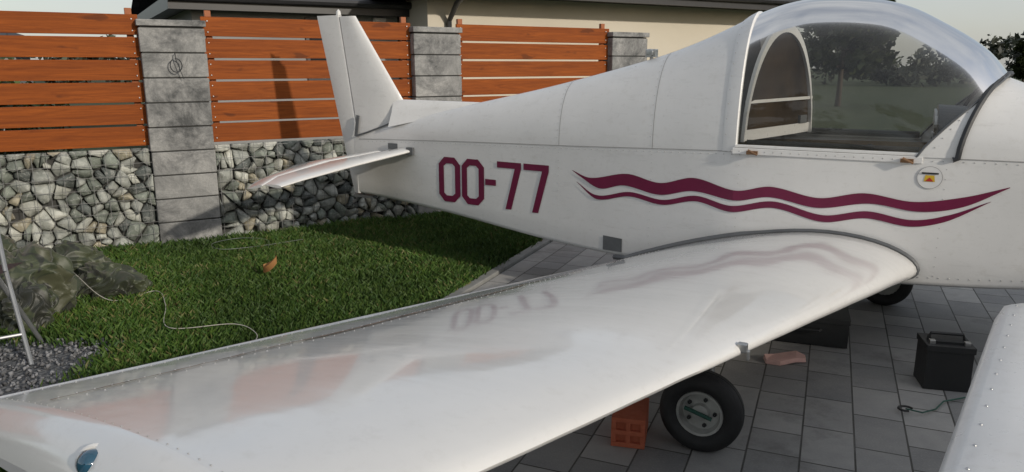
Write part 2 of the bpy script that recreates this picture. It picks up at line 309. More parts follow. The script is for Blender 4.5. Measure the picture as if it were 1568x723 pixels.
# ------------------------------------------------------------------ fence
PS=2.36
def stone_col():
    r=rng.random(); b=rng.uniform(.75,1.15)
    if r<.24: q=(.60,.60,.55)
    elif r<.50: q=(.42,.43,.40)
    elif r<.76: q=(.26,.285,.25)
    elif r<.90: q=(.15,.165,.16)
    else: q=(.46,.41,.31)
    return np.array(q)*b
def clip(poly,px,pz,nx,nz):
    out=[]
    for i in range(len(poly)):
        a=poly[i]; b=poly[(i+1)%len(poly)]
        da=(a[0]-px)*nx+(a[1]-pz)*nz; db=(b[0]-px)*nx+(b[1]-pz)*nz
        if da<=0: out.append(a)
        if (da<0<db) or (db<0<da):
            t_=da/(da-db); out.append((a[0]+(b[0]-a[0])*t_,a[1]+(b[1]-a[1])*t_))
    return out
def stone_wall(ln,hh):
    P_=[]
    r=0; z=.03
    while z<hh:
        x=-ln/2+.04+(r%2)*.05
        while x<ln/2:
            if rng.random()>.16: P_.append((x+rng.normal(0,.033),z+rng.normal(0,.028)))
            x+=rng.uniform(.06,.135)
        z+=.078; r+=1
    Vv=[];Ff=[];Cc_=[]
    for i,(x,z) in enumerate(P_):
        poly=[(max(-ln/2,x-.13),max(0,z-.13)),(min(ln/2,x+.13),max(0,z-.13)),(min(ln/2,x+.13),min(hh,z+.13)),(max(-ln/2,x-.13),min(hh,z+.13))]
        ok=True
        for j,(x2,z2) in enumerate(P_):
            if j!=i:
                dx,dz=x2-x,z2-z; d2=dx*dx+dz*dz
                if d2<.07 and d2>1e-9:
                    w_=.5+rng.uniform(-.05,.0)
                    poly=clip(poly,x+dx*w_,z+dz*w_,dx+rng.normal(0,.012),dz+rng.normal(0,.012))
                    if len(poly)<3: ok=False; break
        if not ok: continue
        pp=[]
        for k_ in range(len(poly)):
            a=poly[k_-1]; b=poly[k_]; c_=poly[(k_+1)%len(poly)]; q=rng.uniform(.02,.12)
            pp.append((b[0]+(a[0]-b[0])*q,b[1]+(a[1]-b[1])*q)); q=rng.uniform(.02,.12); pp.append((b[0]+(c_[0]-b[0])*q,b[1]+(c_[1]-b[1])*q))
        cx=sum(q[0] for q in pp)/len(pp); cz=sum(q[1] for q in pp)/len(pp); n_=len(pp)
        dep=rng.uniform(.045,.105); ta,tb=rng.normal(0,.38,2)
        px_=cx+rng.normal(0,.014); pz_=cz+rng.normal(0,.014)
        base=len(Vv)
        for (sc,yy) in ((.97,.0),(.975,-dep*.62),(.86,-dep*.95)):
            for k_,q in enumerate(pp):
                s_=sc*(1-(rng.random()*.10 if sc<.9 else 0)); X_=cx+(q[0]-cx)*s_; Z_=cz+(q[1]-cz)*s_
                Vv.append((X_,max(-.118,min(0,yy+(ta*(X_-cx)+tb*(Z_-cz))*(yy<0)+rng.normal(0,.004)*(yy<0))),Z_)); 
        Vv.append((px_,max(-.12,-dep*rng.uniform(1.0,1.25)),pz_))
        for l_ in range(2):
            for k_ in range(n_):
                a=base+l_*n_+k_; b=base+l_*n_+(k_+1)%n_; Ff.append((a,b,b+n_)); Ff.append((a,b+n_,a+n_))
        for k_ in range(n_): Ff.append((base+2*n_+k_,base+2*n_+(k_+1)%n_,base+3*n_))
        Cc_+= [stone_col()]*(3*n_+1)
    return colmesh('stones',np.array(Vv),np.array(Ff),np.array(Cc_),M['stone'],0)
for i in (-2,-1,0,1,2):
    c0=FP+fe*(PS*i); m=MB()
    for j in range(9):
        jx=random.uniform(-.004,.004)
        m.box((jx,0,.1+j*.2),(.496,.24+random.uniform(-.006,.006),.190),0)
        m.box((0,0,.2+j*.2),(.476,.218,.012),1)
    m.box((0,0,1.835),(.52,.27,.05),0)
    m.obj('concrete_block_pillar',[M['block'],M['mortar']],loc=(c0.x,c0.y,0),rz=R(30),bevel=.006)
for i in (-2,-1,0,1):
    c0=FP+fe*(PS*i+PS/2); ln=PS-.5
    root=empty('gabion_wall',(c0.x,c0.y,0),R(30))
    m=MB(); m.box((0,.03,.41),(ln,.06,.82)); m.obj('core',[M['mortar']],root)
    o=stone_wall(ln,.83); o.parent=root
    m=MB(); yy=-.125
    x=-ln/2+.02
    while x<ln/2: m.box((x,yy,.42),(.0035,.0035,.84)); x+=.10
    z=.02
    while z<.86: m.box((0,yy-.004,z),(ln,.0035,.0035)); z+=.10
    m.obj('wire_mesh',[M['wire']],root)
    m=MB(); sh=.159; z=.853
    for j in range(6):
        m.box((random.uniform(-.006,.006),-.02+random.uniform(-.004,.004),z+sh/2),(ln+.02,.028,sh),0,M=Matrix.Rotation(random.uniform(-.002,.002),3,'Y')) 
        for sx in(-1,1):
            for dz in(-.045,.045): m.lathe([(0,.007),(.004,.006),(.004,0.0005)],(sx*(ln/2-.035),-.0385,z+sh/2+dz),(0,-1,0),8,1)
        z+=sh+.018
    for sx in(-1,1): m.box((sx*(ln/2-.05),.02,1.4),(.05,.04,1.1),2)
    m.obj('wooden_slat_fence',[M['wood'],M['metal'],M['woodpost']],loc=(c0.x,c0.y,0),rz=R(30),bevel=.004)
m=MB(); q=FP+fn*.135+Vector((0,0,1.55)); m.tube([q+Vector((0,0,.04)),q+fn*.03+Vector((0,0,.045)),q+fn*.03],.004)
m.tube([q+fn*.03+fe*(.045*math.sin(a/12*6.283))+Vector((0,0,-.05+.055*math.cos(a/12*6.283))) for a in range(12)],.0045); m.tube([q+fn*.03,q+fn*.035+fe*.05+Vector((0,0,-.16))],.003)
m.obj('wall_hook_ring',[M['seal']],smooth=True)
# ------------------------------------------------------------------ houses
def hpt(nd,a,z): q=-fn*nd+fe*a; return Vector((q.x,q.y,z))
def house(name,nd,a0,a1,depth,ez,oh,rise,wall,root=None,hipL=True,hipR=True,windows=()):
    r=empty(name,hpt(nd,a0,0),R(30)); Lh=a1-a0
    m=MB(); m.box((Lh/2,depth/2,ez/2),(Lh,depth,ez),0); m.obj('walls',[wall],r)
    m=MB(); m.box((Lh/2,-oh+.02,ez+.06),(Lh+2*oh,.04,.20)); m.box((Lh/2,depth+oh-.02,ez+.06),(Lh+2*oh,.04,.20)); m.box((-oh+.02,depth/2,ez+.06),(.04,depth+2*oh-.1,.2)); m.box((Lh+oh-.02,depth/2,ez+.06),(.04,depth+2*oh-.1,.2))
    m.box((Lh/2,depth/2,ez+.012),(Lh+2*oh-.1,depth+2*oh-.1,.02))
    m.tube([(-oh,-oh-.06,ez+.13),(Lh+oh,-oh-.06,ez+.13)],.06); m.obj('eaves',[M['fascia']],r)
    x0,x1,y0,y1=-oh,Lh+oh,-oh,depth+oh; hw=(y1-y0)/2; z0=ez+.17; z1=z0+rise
    v=[(x0,y0,z0),(x1,y0,z0),(x1,y1,z0),(x0,y1,z0),(x0+hw*(1 if hipL else 0),y0+hw,z1),(x1-hw*(1 if hipR else 0),y0+hw,z1)]
    f=[(0,1,5,4),(2,3,4,5),(1,2,5),(3,0,4)]
    o=mesh('roof',v,f,M['roof'],r); uv=o.data.uv_layers.new(name='UV')
    for p_ in o.data.polygons:
        nn=p_.normal; uu=Vector((0,0,1)).cross(nn).normalized(); vv=nn.cross(uu)
        for li in p_.loop_indices:
            c_=o.data.vertices[o.data.loops[li].vertex_index].co; uv.data[li].uv=(c_.dot(uu),c_.dot(vv))
    for (wx,wz,ww,wh) in windows:
        m=MB(); m.box((wx,-.015,wz),(ww,.05,wh),0); m.box((wx,-.035,wz),(ww-.12,.05,wh-.12),1); m.box((wx,-.07,wz),(.04,.02,wh-.1),0); m.obj('window',[M['fascia'],M['window']],r)
    return r
h1=house('beige_bungalow',11.5,5.08,13.2,9,2.60,.7,2.2,M['beige'])
m=MB(); m.tube([(.35,-.06,0),(.35,-.06,2.2),(.35,-.35,2.45),(.35,-.72,2.62)],.045,m=0); m.obj('downpipe',[M['fascia']],h1,smooth=True)
h2=house('grey_annex_house',12.6,1.7,5.0,7,2.34,.35,1.5,M['greywall'],windows=((2.15,1.75,.9,1.0),))
m=MB(); m.box((2.95,-.04,2.12),(.22,.08,.32),0); m.box((2.95,-.083,2.08),(.16,.006,.12),1); m.obj('alarm_box',[M['whitebox'],M['red']],h2,bevel=.01)
house('tiled_roof_house',21,-9.5,-1.0,8,1.9,.5,1.55,M['greywall'],hipL=True,hipR=True)
sh_=Vector((.73,-.69,0)); cb=Vector((.75,2.8,0))+sh_*8.2
rb=empty('offscreen_shade_building',(cb.x,cb.y,0),math.atan2(-.69,.73)-math.pi/2)  # unseen building, added to block the sun from the low paving and wheel
m=MB(); m.box((0,3,1.5),(13,6,3.0),0); m.box((0,3,3.04),(13.3,6.3,.10),1); m.box((-2.5,-.03,1.1),(3,.06,2.2),1); m.box((3,-.03,1.3),(1.6,.06,1.2),2); m.obj('walls',[M['beige'],M['fascia'],M['window']],rb)
# ------------------------------------------------------------------ trees
def tree_mesh(name,h,seed,nleaf=4000,conifer=False,crown=.36,ls=.11):
    r=random.Random(seed); m=MB()
    m.tube([(0,0,-.1),(0.05,0,h*.3),(-.04,.05,h*.6),(0,0,h*.93)],[h*.028,h*.02,h*.012,.01],8)
    cl=[]
    for i in range(26 if not conifer else 40):
        zf=r.uniform(.28,.97) if not conifer else r.uniform(.1,.98); a=r.uniform(0,6.283)
        rad=(h*crown*math.sin(math.pi*min(1,(zf-.15)/.95))**.6 if not conifer else h*.24*(1-zf)+.1)*r.uniform(.6,1.05)
        tip=Vector((math.cos(a)*rad,math.sin(a)*rad,h*zf)); m.tube([(0,0,h*zf*.8),tip*.5+Vector((0,0,h*zf*.45)),tip],[h*.01,h*.006,.006],5)
        cl.append((tip,h*r.uniform(.07,.13)*(1 if not conifer else .7),r.uniform(.5,1.25)))
        cl.append((tip*.6+Vector((0,0,h*zf*.4)),h*r.uniform(.07,.12)*(1 if not conifer else .7),r.uniform(.4,1.0)))
    Vn=[];Cn=[]
    for i in range(nleaf):
        c_,rr,br=cl[r.randrange(len(cl))]; d=Vector((r.gauss(0,1),r.gauss(0,1),r.gauss(0,.7))).normalized()*rr*r.random()**.4
        p_=c_+d; a=Vector((r.gauss(0,1),r.gauss(0,1),r.gauss(0,1))).normalized(); b_=a.orthogonal().normalized(); s=ls*r.uniform(.5,1.2)
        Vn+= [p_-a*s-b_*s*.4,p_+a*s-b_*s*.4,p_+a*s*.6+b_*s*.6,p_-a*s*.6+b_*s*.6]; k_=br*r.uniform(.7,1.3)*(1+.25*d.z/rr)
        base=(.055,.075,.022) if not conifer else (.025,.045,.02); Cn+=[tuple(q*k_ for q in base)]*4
    ob=colmesh(name,np.array([tuple(q) for q in Vn]),np.arange(len(Vn)).reshape(-1,4),np.array(Cn),M['leafm'],4)
    tr_=mesh('trunk',m.v,m.f,M['bark'],smooth=True)
    return ob,tr_
def place_tree(name,loc,h,seed,**k):
    r=empty(name,loc,random.uniform(0,6)); a,b_=tree_mesh('foliage',h,seed,**k); a.parent=r; b_.parent=r
place_tree('deciduous_tree',(-9,-9,0),7,1,ls=.16); place_tree('deciduous_tree',(-3,-13,0),8,2,ls=.18); place_tree('pine_tree',(3,-12,0),8,3,conifer=True,ls=.14)
place_tree('deciduous_tree',(12.4,29,0),4.3,5,ls=.16)
place_tree('deciduous_tree',(36,54,0),3.0,9,ls=.2)
def leafmass(name,centers,nl,ls,base,zs=1):
    c=np.array(centers); idx=rng.integers(len(c),size=nl); d=rng.normal(0,1,(nl,3)); d/=np.linalg.norm(d,axis=1)[:,None]; d*=rng.random((nl,1))**.4*c[idx,3:4]
    p_=c[idx,:3]+d; p_[:,2]=np.abs(p_[:,2]); a=rng.normal(0,1,(nl,3)); a/=np.linalg.norm(a,axis=1)[:,None]; b_=np.cross(a,rng.normal(0,1,(nl,3))); b_/=np.linalg.norm(b_,axis=1)[:,None]
    s=ls*rng.uniform(.5,1.2,(nl,1)); V=np.stack([p_-a*s,p_-b_*s*.5,p_+a*s,p_+b_*s*.5],1)
    col=np.array(base)*(rng.uniform(.5,1.3,(nl,1))*c[idx,4:5]); return colmesh(name,V.reshape(-1,3),np.arange(nl*4).reshape(-1,4),np.repeat(col,4,0),M['leafm'],4)
cs=[]
for i in range(60):
    q=-fn*rng.uniform(7.9,9.2)+fe*rng.uniform(-7,-.3); cs.append((q.x,q.y,rng.uniform(.3,1.35),rng.uniform(.25,.45),rng.uniform(.5,1.3)))
leafmass('garden_hedge',cs,14000,.06,(.07,.10,.025))
cs=[]
for i in range(700):
    a=rng.uniform(-.9,2.2); d=rng.uniform(62,80); hh=2.2+2.0*noise.noise(Vector((a*9,0,0)))+rng.random()*.8; r_=rng.uniform(.6,1.4)
    cs.append((math.sin(a)*d,math.cos(a)*d,rng.uniform(.2,1)*max(1.0,hh+.3),r_,rng.uniform(.5,1.3)))
leafmass('distant_trees',cs,50000,.32,(.06,.072,.045))
# ------------------------------------------------------------------ AIRCRAFT (local: +X nose, +Y port, z up)
AC=empty('light_aircraft',(2.3247,4.1915,0),R(-28))
ZL=[(-4.05,.925),(-3,.965),(-2,.995),(-1,1.03),(0,1.05),(.5,1.05),(1.0,1.02),(1.7,.95)]
ZB=[(-4.05,.49),(-3.1,.425),(-2.2,.34),(-1.6,.315),(-1,.34),(0,.38),(.5,.42),(1,.5),(1.35,.6),(1.7,.76)]
ZT=[(-4.05,1.0),(-3.6,1.09),(-2.9,1.235),(-2.25,1.375),(-1.57,1.55),(-1.32,1.635),(-1.1,1.73),(-.98,1.79)]
ZF=[(.33,1.44),(.42,1.405),(.7,1.37),(1.0,1.30),(1.35,1.21),(1.7,1.10)]
ZC=[(-.98,1.79),(-.8,1.85),(-.62,1.875),(-.32,1.855),(-.15,1.805),(.01,1.72),(.14,1.64),(.24,1.56),(.33,1.45)]
WW=[(-4.05,.03),(-3.8,.055),(-.95,.492),(-.7,.5),(0,.5),(.5,.48),(1,.42),(1.35,.35),(1.7,.17)]
zl=lambda x:sitp(x,ZL); zb=lambda x:sitp(x,ZB); ww=lambda x:itp(x,WW)
def arc(x,zt,t,off=0,wx=None,zlx=None):
    w=ww(x if wx is None else wx)+off; c_=max(0,math.cos(t)); z0=zl(x if zlx is None else zlx)
    return (x,-w*c_**.82,z0+(zt+off-z0)*math.sin(t)**.95)
NA=28; TS=[math.pi*i/NA for i in range(NA+1)]
def arcfull(x,zt,off=0):
    r=[]
    for t in TS:
        tt=t if t<=math.pi/2 else math.pi-t; q=arc(x,zt,tt,off); r.append((q[0],q[1] if t<=math.pi/2 else -q[1],q[2]))
    return r
m=MB(); rows=[]
xs=[-4.05+i*(5.75/60) for i in range(61)]
for x in xs:
    w=ww(x); a=zb(x); b_=zl(x); rr=min(.03,w*.5); s_=[]
    s_=[(x,-w-.0022*noise.noise(Vector((x*5,k_*.7,3)))*(1 if 0<k_<5 else .2),lerp(b_,a+rr,k_/5)) for k_ in range(6)]
    for q in (.35,.7,1): s_.append((x,-(w-rr+rr*math.cos(q*math.pi/2)),a+rr-rr*math.sin(q*math.pi/2)))
    s_+= [(x,0,a-.004)]; s_+=[(p_[0],-p_[1],p_[2]) for p_ in s_[-2::-1]]
    rows.append(s_)
m.grid(rows); m.add([rows[0][0],rows[0][5],rows[0][-6],rows[0][-1]],[(0,1,2,3)]); m.add(rows[-1],[tuple(range(len(rows[-1])))])
m.obj('fuselage_hull',[M['white']],AC,True,35)
m=MB(); rows=[arcfull(x,sitp(x,ZT)) for x in [-4.05+i*(3.09/50) for i in range(51)]]; m.grid(rows); m.add(rows[0],[tuple(range(len(rows[0])))[::-1]])
m.obj('turtle_deck',[M['white']],AC,True,50)
def xr(t): return -.96-.02*math.sin(t)
def xg(t): return -.06+.385*math.sin(t)**1.15
def xs_(t): return .12+.215*(1-math.cos(t))**.75 if t>0 else .12
def can(t,s,off=0,port=False):
    if s<=1: x=lerp(xr(t),xg(t),s); xc=lerp(-.98,.325,s)
    else: x=lerp(xg(t),xs_(t),s-1); xc=lerp(.325,.335,s-1)
    z1=sitp(xc,ZC); q=arc(x,z1,t,off)
    return (q[0],-q[1] if port else q[1],q[2])
def cband(s0,s1,ns,off=0):
    rows=[]
    for i in range(ns+1):
        s=lerp(s0,s1,i/ns); r=[]
        for t in TS:
            tt=t if t<=math.pi/2 else math.pi-t; r.append(can(tt,s,off,t>math.pi/2))
        rows.append(r)
    return rows
m=MB(); m.grid(cband(.0,1.0,40)); m.obj('canopy_glass',[M['glass']],AC,True,80)
m=MB(); m.grid(cband(1.0,2.0,6,.004)); m.obj('canopy_front_frame',[M['white']],AC,True,60)
m=MB(); m.grid([arcfull(-1.03,1.765,.004),arcfull(-1.0,1.782,.008),arcfull(-.955,1.805,.008),arcfull(-.945,1.805,-.006)]); m.obj('canopy_rear_frame',[M['white']],AC,True,50)
for sg in(-1,1):
    m=MB(); m.box((-.5,sg*.502,1.035),(.94,.012,.035)); m.box((-.5,sg*.488,1.062),(.92,.03,.016)); m.obj('canopy_sill',[M['white']],AC,bevel=.003)
m=MB(); pts=[can(t if t<=math.pi/2 else math.pi-t,2,.008,t>math.pi/2) for t in TS]; m.tube([(.10,-.503,1.045)]+pts+[(.10,.503,1.045)],.015,6); m.obj('windscreen_seal',[M['seal']],AC,True)
m=MB(); pts=[can(t if t<=math.pi/2 else math.pi-t,1,.004,t>math.pi/2) for t in TS]; m.tube(pts,.006,6); m.obj('glass_edge_trim',[M['greytape']],AC,True)
m=MB(); rows=[]
for i in range(19):
    s=i/18; r=[]
    for t in TS:
        tt=t if t<=math.pi/2 else math.pi-t; x=lerp(xs_(tt),1.7,s); xc=lerp(.335,1.7,s)
        q=arc(x,sitp(xc,ZF),tt); r.append((q[0],q[1] if t<=math.pi/2 else -q[1],q[2]))
    rows.append(r)
m.grid(rows); m.add(rows[-1],[tuple(range(len(rows[-1])))]); m.obj('forward_deck_and_cowl',[M['white']],AC,True,60)
m=MB(); m.lathe([(0,.14),(.08,.13),(.16,.09),(.22,.04),(.24,.001)],(1.71,0,.95),(1,0,0),24)
for k_ in range(3):
    a=k_*2.094+.5; dv=Vector((0,math.cos(a),math.sin(a))); sd=Vector((1,0,0)).cross(dv)
    rr=[]
    for (q,cw,tw) in ((.08,.03,.9),(.25,.06,.6),(.5,.065,.4),(.75,.045,.25),(.84,.015,.2)):
        ax=sd*math.cos(tw)+Vector((1,0,0))*math.sin(tw); nn=ax.cross(dv); c_=Vector((1.79,0,.95))+dv*q; rr.append([c_-ax*cw,c_+nn*.008,c_+ax*cw,c_-nn*.008])
    m.grid(rr,1,True)
m.obj('propeller',[M['white'],M['black']],AC,True,50)
# interior
m=MB()
for sg in(-1,1): m.grid([[(x,sg*(ww(x)-.02),.45),(x,sg*(ww(x)-.02),zl(x)-.01)] for x in (-1.5,-1.2,-.9,-.4,.1)],0)
m.box((-.62,0,.47),(1.4,.84,.02),0)
bz=[arc(-1.45,1.50,t,-.02) for t in TS[:NA//2+1]]; ring=bz+[(q[0],-q[1],q[2]) for q in bz[-2::-1]]; m.add([(-1.45,-.36,.5)]+[(q[0],q[1],q[2]) for q in ring]+[(-1.45,.36,.5)],[tuple(range(len(ring)+2))],1)
rows=[[ (q[0],q[1]*.955,q[2]-.02) for q in arcfull(x,sitp(x,ZT))] for x in (-1.45,-1.3,-1.15,-1.0)]; m.grid(rows,1)
m.box((-1.2,0,.93),(.46,.70,.02),0)
m.obj('cabin_interior',[M['tan'],M['brown']],AC,True,30)
for sg in(-1,1):
    m=MB(); m.box((-.55,sg*.23,.62),(.46,.40,.14),0); Mx=Matrix.Rotation(R(-12),3,'Y'); m.box((-.72,sg*.21,.82),(.08,.36,.42),0,M=Mx); m.obj('seat',[M['seat']],AC,bevel=.04,smooth=True)
m=MB(); r0=[arc(.02,1.34,t,-.05) for t in TS[:NA//2+1]]; rg=r0+[(q[0],-q[1],q[2]) for q in r0[-2::-1]]; rb_=[(q[0]+.2,q[1],q[2]-.01) for q in rg]
m.grid([rg,rb_]); m.add([(.02,-.4,.85)]+rg+[(.02,.4,.85)],[tuple(range(len(rg)+2))])
for (y,z,r_) in ((-.25,1.2,.042),(-.12,1.22,.042),(0,1.22,.042),(.12,1.22,.042),(-.2,1.1,.03),(.2,1.1,.03)): m.lathe([(0,r_),(.012,r_),(.012,r_*.8),(.006,r_*.8),(.006,.001)],(.018,y,z),(-1,0,0),16,1)
m.obj('instrument_panel',[M['case'],M['metal']],AC)
def hoop(zz,yy):
    hp=[]
    for i in range(33):
        u_=i/32; a=math.pi*u_; hp.append((lerp(-.93,-.68,u_),-yy*math.cos(a),1.08+zz*max(0,math.sin(a))**.62))
    return hp
hp=hoop(.66,.455); hi=hoop(.61,.405)
m=MB(); dx=Vector((.010,-.004,0))
A=[Vector(p_)-dx for p_ in hp]; B=[Vector(p_)+dx for p_ in hp]; Cc=[Vector(p_)+dx for p_ in hi]; Dd=[Vector(p_)-dx for p_ in hi]
m.grid([A,B,Cc,Dd,A],0)
m.box((-.805,0,1.30),(.90,.012,.018),0,rz=math.atan2(.91,.25)); m.box((-.805,0,1.115),(.92,.016,.06),0,rz=math.atan2(.91,.25)); m.box((-.715,.30,1.17),(.10,.02,.05),2,rz=math.atan2(.91,.25))
cpt=(-.805,0,1.3); m.add([cpt]+[(p_[0]-.002,p_[1]*.975,1.085+(p_[2]-1.08)*.97) for p_ in hp],[(0,i+1,i+2) for i in range(32)]+[(0,33,1)],1)
m.obj('roll_hoop_and_rear_window',[M['white'],M['brown'],M['greytape']],AC,False)
m=MB(); m.tube([(-.3,0,.5),(-.33,0,.85),(-.30,0,1.0)],.014); m.lathe([(0,.02),(.1,.025),(.11,.005)],(-.3,0,.95),(0,0,1),10,0); m.tube([(-.9,-.47,1.085),(-.05,-.47,1.085)],.012); m.tube([(-.9,.47,1.085),(-.05,.47,1.085)],.02); m.obj('control_stick_and_rail',[M['black']],AC,True)
m=MB()
def seam(x,wd=.0032):
    a=arcfull(x-wd/2,sitp(x-wd/2,ZT),.0018); b_=arcfull(x+wd/2,sitp(x+wd/2,ZT),.0018); m.grid([a,b_])
for x in (-2.12,-1.46): seam(x)
for sg in(-1,1):
    xx=[-4.0+i*.1 for i in range(31)]
    m.grid([[(x,sg*(ww(x)+.0025),zl(x)-.003),(x,sg*(ww(x)+.0025),zl(x)+.001)] for x in xx])
    m.grid([[(x,sg*(ww(x)+.0025),zl(x)-.005),(x,sg*(ww(x)+.0025),zl(x)-.001)] for x in (.13,.4,.7,1,1.35,1.69)])
m.obj('panel_seams',[M['seam']],AC)
def finsec(z,xl,xt,th):
    pts=[]
    for u_ in (0,.02,.06,.15,.35,.65,1): 
        y=th/2*(math.sqrt(u_/.35)*(1.35-.35*u_/.35) if u_<.35 else 1-(u_-.35)/.65*(.25)); pts.append((lerp(xl,xt,u_),-max(y,.0005),z))
    return pts+[(p_[0],-p_[1],p_[2]) for p_ in pts[::-1]]
m=MB(); rows=[]
for i in range(13):
    s=i/12; z=lerp(.93,1.875,s)
    xl_=lerp(-3.70,-3.58,(z-.93)/.31) if z<1.24 else lerp(-3.58,-4.01,(z-1.24)/.63)
    rows.append(finsec(z,xl_,lerp(-4.005,-4.155,s),lerp(.085,.05,s)))
m.grid(rows,0,True); m.add(rows[-1],[tuple(range(14))]); m.obj('vertical_fin',[M['white']],AC,True,50)
m=MB(); rows=[]
for i in range(10):
    s=i/9; z=lerp(.485,1.885,s); xh=lerp(-4.015,-4.168,max(0,(z-.93)/.95)) ; xt=itp(z,[(.485,-4.10),(1.24,-4.26),(1.885,-4.40)]); th=lerp(.07,.045,s)
    rows.append([(xh,-th*.42,z),(xh-.02,-th/2,z),(xt,-.003,z),(xt,.003,z),(xh-.02,th/2,z),(xh,th*.42,z)])
m.grid(rows,0,True); m.add(rows[-1],[tuple(range(6))]); m.add(rows[0],[tuple(range(6))[::-1]])
m.lathe([(0,.02),(.03,.016),(.045,.002)],(-4.18,0,1.885),(0,0,1),10); m.obj('rudder',[M['white']],AC,True,30)
m=MB(); m.box((-3.99,0,.46),(.20,.06,.02),0); m.tube([(-4.0,0,.47),(-4.12,0,.40)],.012,6); m.obj('tail_skid',[M['greytape']],AC)
m=MB(); rows=[]
for i in range(10):
    x=lerp(-3.66,-2.86,i/9); zt_=lerp(1.245,1.238,i/9); z0=sitp(x,ZT)-.03; th=lerp(.05,.03,i/9); rows.append([(x,-.10*(1-i/12),z0-.01),(x,-th,lerp(z0,zt_,.5)),(x,-th*.45,zt_-.005),(x,0,zt_),(x,th*.45,zt_-.005),(x,th,lerp(z0,zt_,.5)),(x,.10*(1-i/12),z0-.01)])
m.grid(rows); m.obj('dorsal_fin',[M['white']],AC,True,60)
m=MB(); m.tube([(-3.665,-.052,1.065),(-3.75,-.055,1.035),(-3.90,-.052,.985),(-4.01,-.047,.955)],.007,6)
m.box((-4.005,-.05,1.03),(.028,.008,.17),0,M=Matrix.Rotation(R(10),3,'Y')); m.box((-3.63,-.086,.89),(.09,.008,.045),0); m.obj('sealing_tape',[M['greytape']],AC)
def airfoil(le,te,th,cam_,N_=18):
    le=Vector(le);te=Vector(te); ch=(te-le); c_=ch.length; up=Vector((0,0,1)); up=(up-ch*(up.dot(ch)/ch.dot(ch))).normalized()
    us=[(1-math.cos(math.pi*i/N_))/2 for i in range(N_+1)]
    def yt(u_): return 5*th*(.2969*math.sqrt(u_)-.126*u_-.3516*u_**2+.2843*u_**3-.1036*u_**4)
    def yc(u_): p_=.38; return cam_/p_**2*(2*p_*u_-u_*u_) if u_<p_ else cam_/(1-p_)**2*((1-2*p_)+2*p_*u_-u_*u_)
    top=[le+ch*u_+up*c_*(yc(u_)+yt(u_)) for u_ in us]; bot=[le+ch*u_+up*c_*(yc(u_)-yt(u_)) for u_ in us]
    return top[::-1]+bot[1:-1]
for sg in (-1,1):
    S1=[((-3.42,.10,.870),(-3.74,.10,.845)),((-3.58,.55,.805),(-3.90,.55,.805)),((-3.74,.95,.735),(-3.97,.97,.745)),((-3.81,1.10,.700),(-3.97,1.10,.705))]
    m=MB(); rows=[[(q.x,q.y*sg,q.z) for q in airfoil(a,b_,.13,0)] for a,b_ in S1]
    m.grid(rows,0,True); m.add(rows[0],[tuple(range(len(rows[0])))]); m.add(rows[-1],[tuple(range(len(rows[-1])))[::-1]]); m.box((-3.44,sg*.115,.866),(.06,.05,.055),1); m.obj('tailplane',[M['wing'],M['greytape']],AC,True,50)
    S2_=[((-3.735,.10,.842),(-4.0,.10,.80)),((-3.895,.55,.802),(-4.20,.55,.765)),((-3.965,.97,.742),(-4.16,1.0,.70)),((-3.965,1.12,.700),(-4.11,1.12,.668))]
    m=MB(); rows=[[(q.x,q.y*sg,q.z) for q in airfoil(a,b_,.12,0)] for a,b_ in S2_]
    m.grid(rows,0,True); m.add(rows[0],[tuple(range(len(rows[0])))]); m.add(rows[-1],[tuple(range(len(rows[-1])))[::-1]]); m.obj('elevator',[M['wing']],AC,True,50)
# wings
YR,YT=.49,3.97
def wle(l): s=(l-.5)/3.47; return Vector((lerp(.01,-.835,s),l+.10*s,lerp(.465,.785,s)))
def wte(l): s=(l-.5)/3.47; return Vector((lerp(-1.57,-2.07,s),l-.10*s,lerp(.335,.680,s)))
def wth(l): s=min(1,(l-.5)/2.4); return lerp(.155,.085,s)
def wcm(l): s=min(1,(l-.5)/2.4); return lerp(.045,.018,s)
def wsec(l): return airfoil(wle(l),wte(l),wth(l),wcm(l),26)
def wob(x,l): return .0024*noise.noise(Vector((x*2.2,l*2.6,1)))+.0014*noise.noise(Vector((x*5,l*6,5)))
def wtop(l,xoff=None,x=None):
    sec=wsec(l)[:27]; 
    if x is None: x=wte(l).x+xoff
    for a,b_ in zip(sec,sec[1:]):
        if a.x<=x<=b_.x:
            q=a.lerp(b_,(x-a.x)/(b_.x-a.x)); q.z+=wob(q.x,q.y); return q
    return sec[-1]
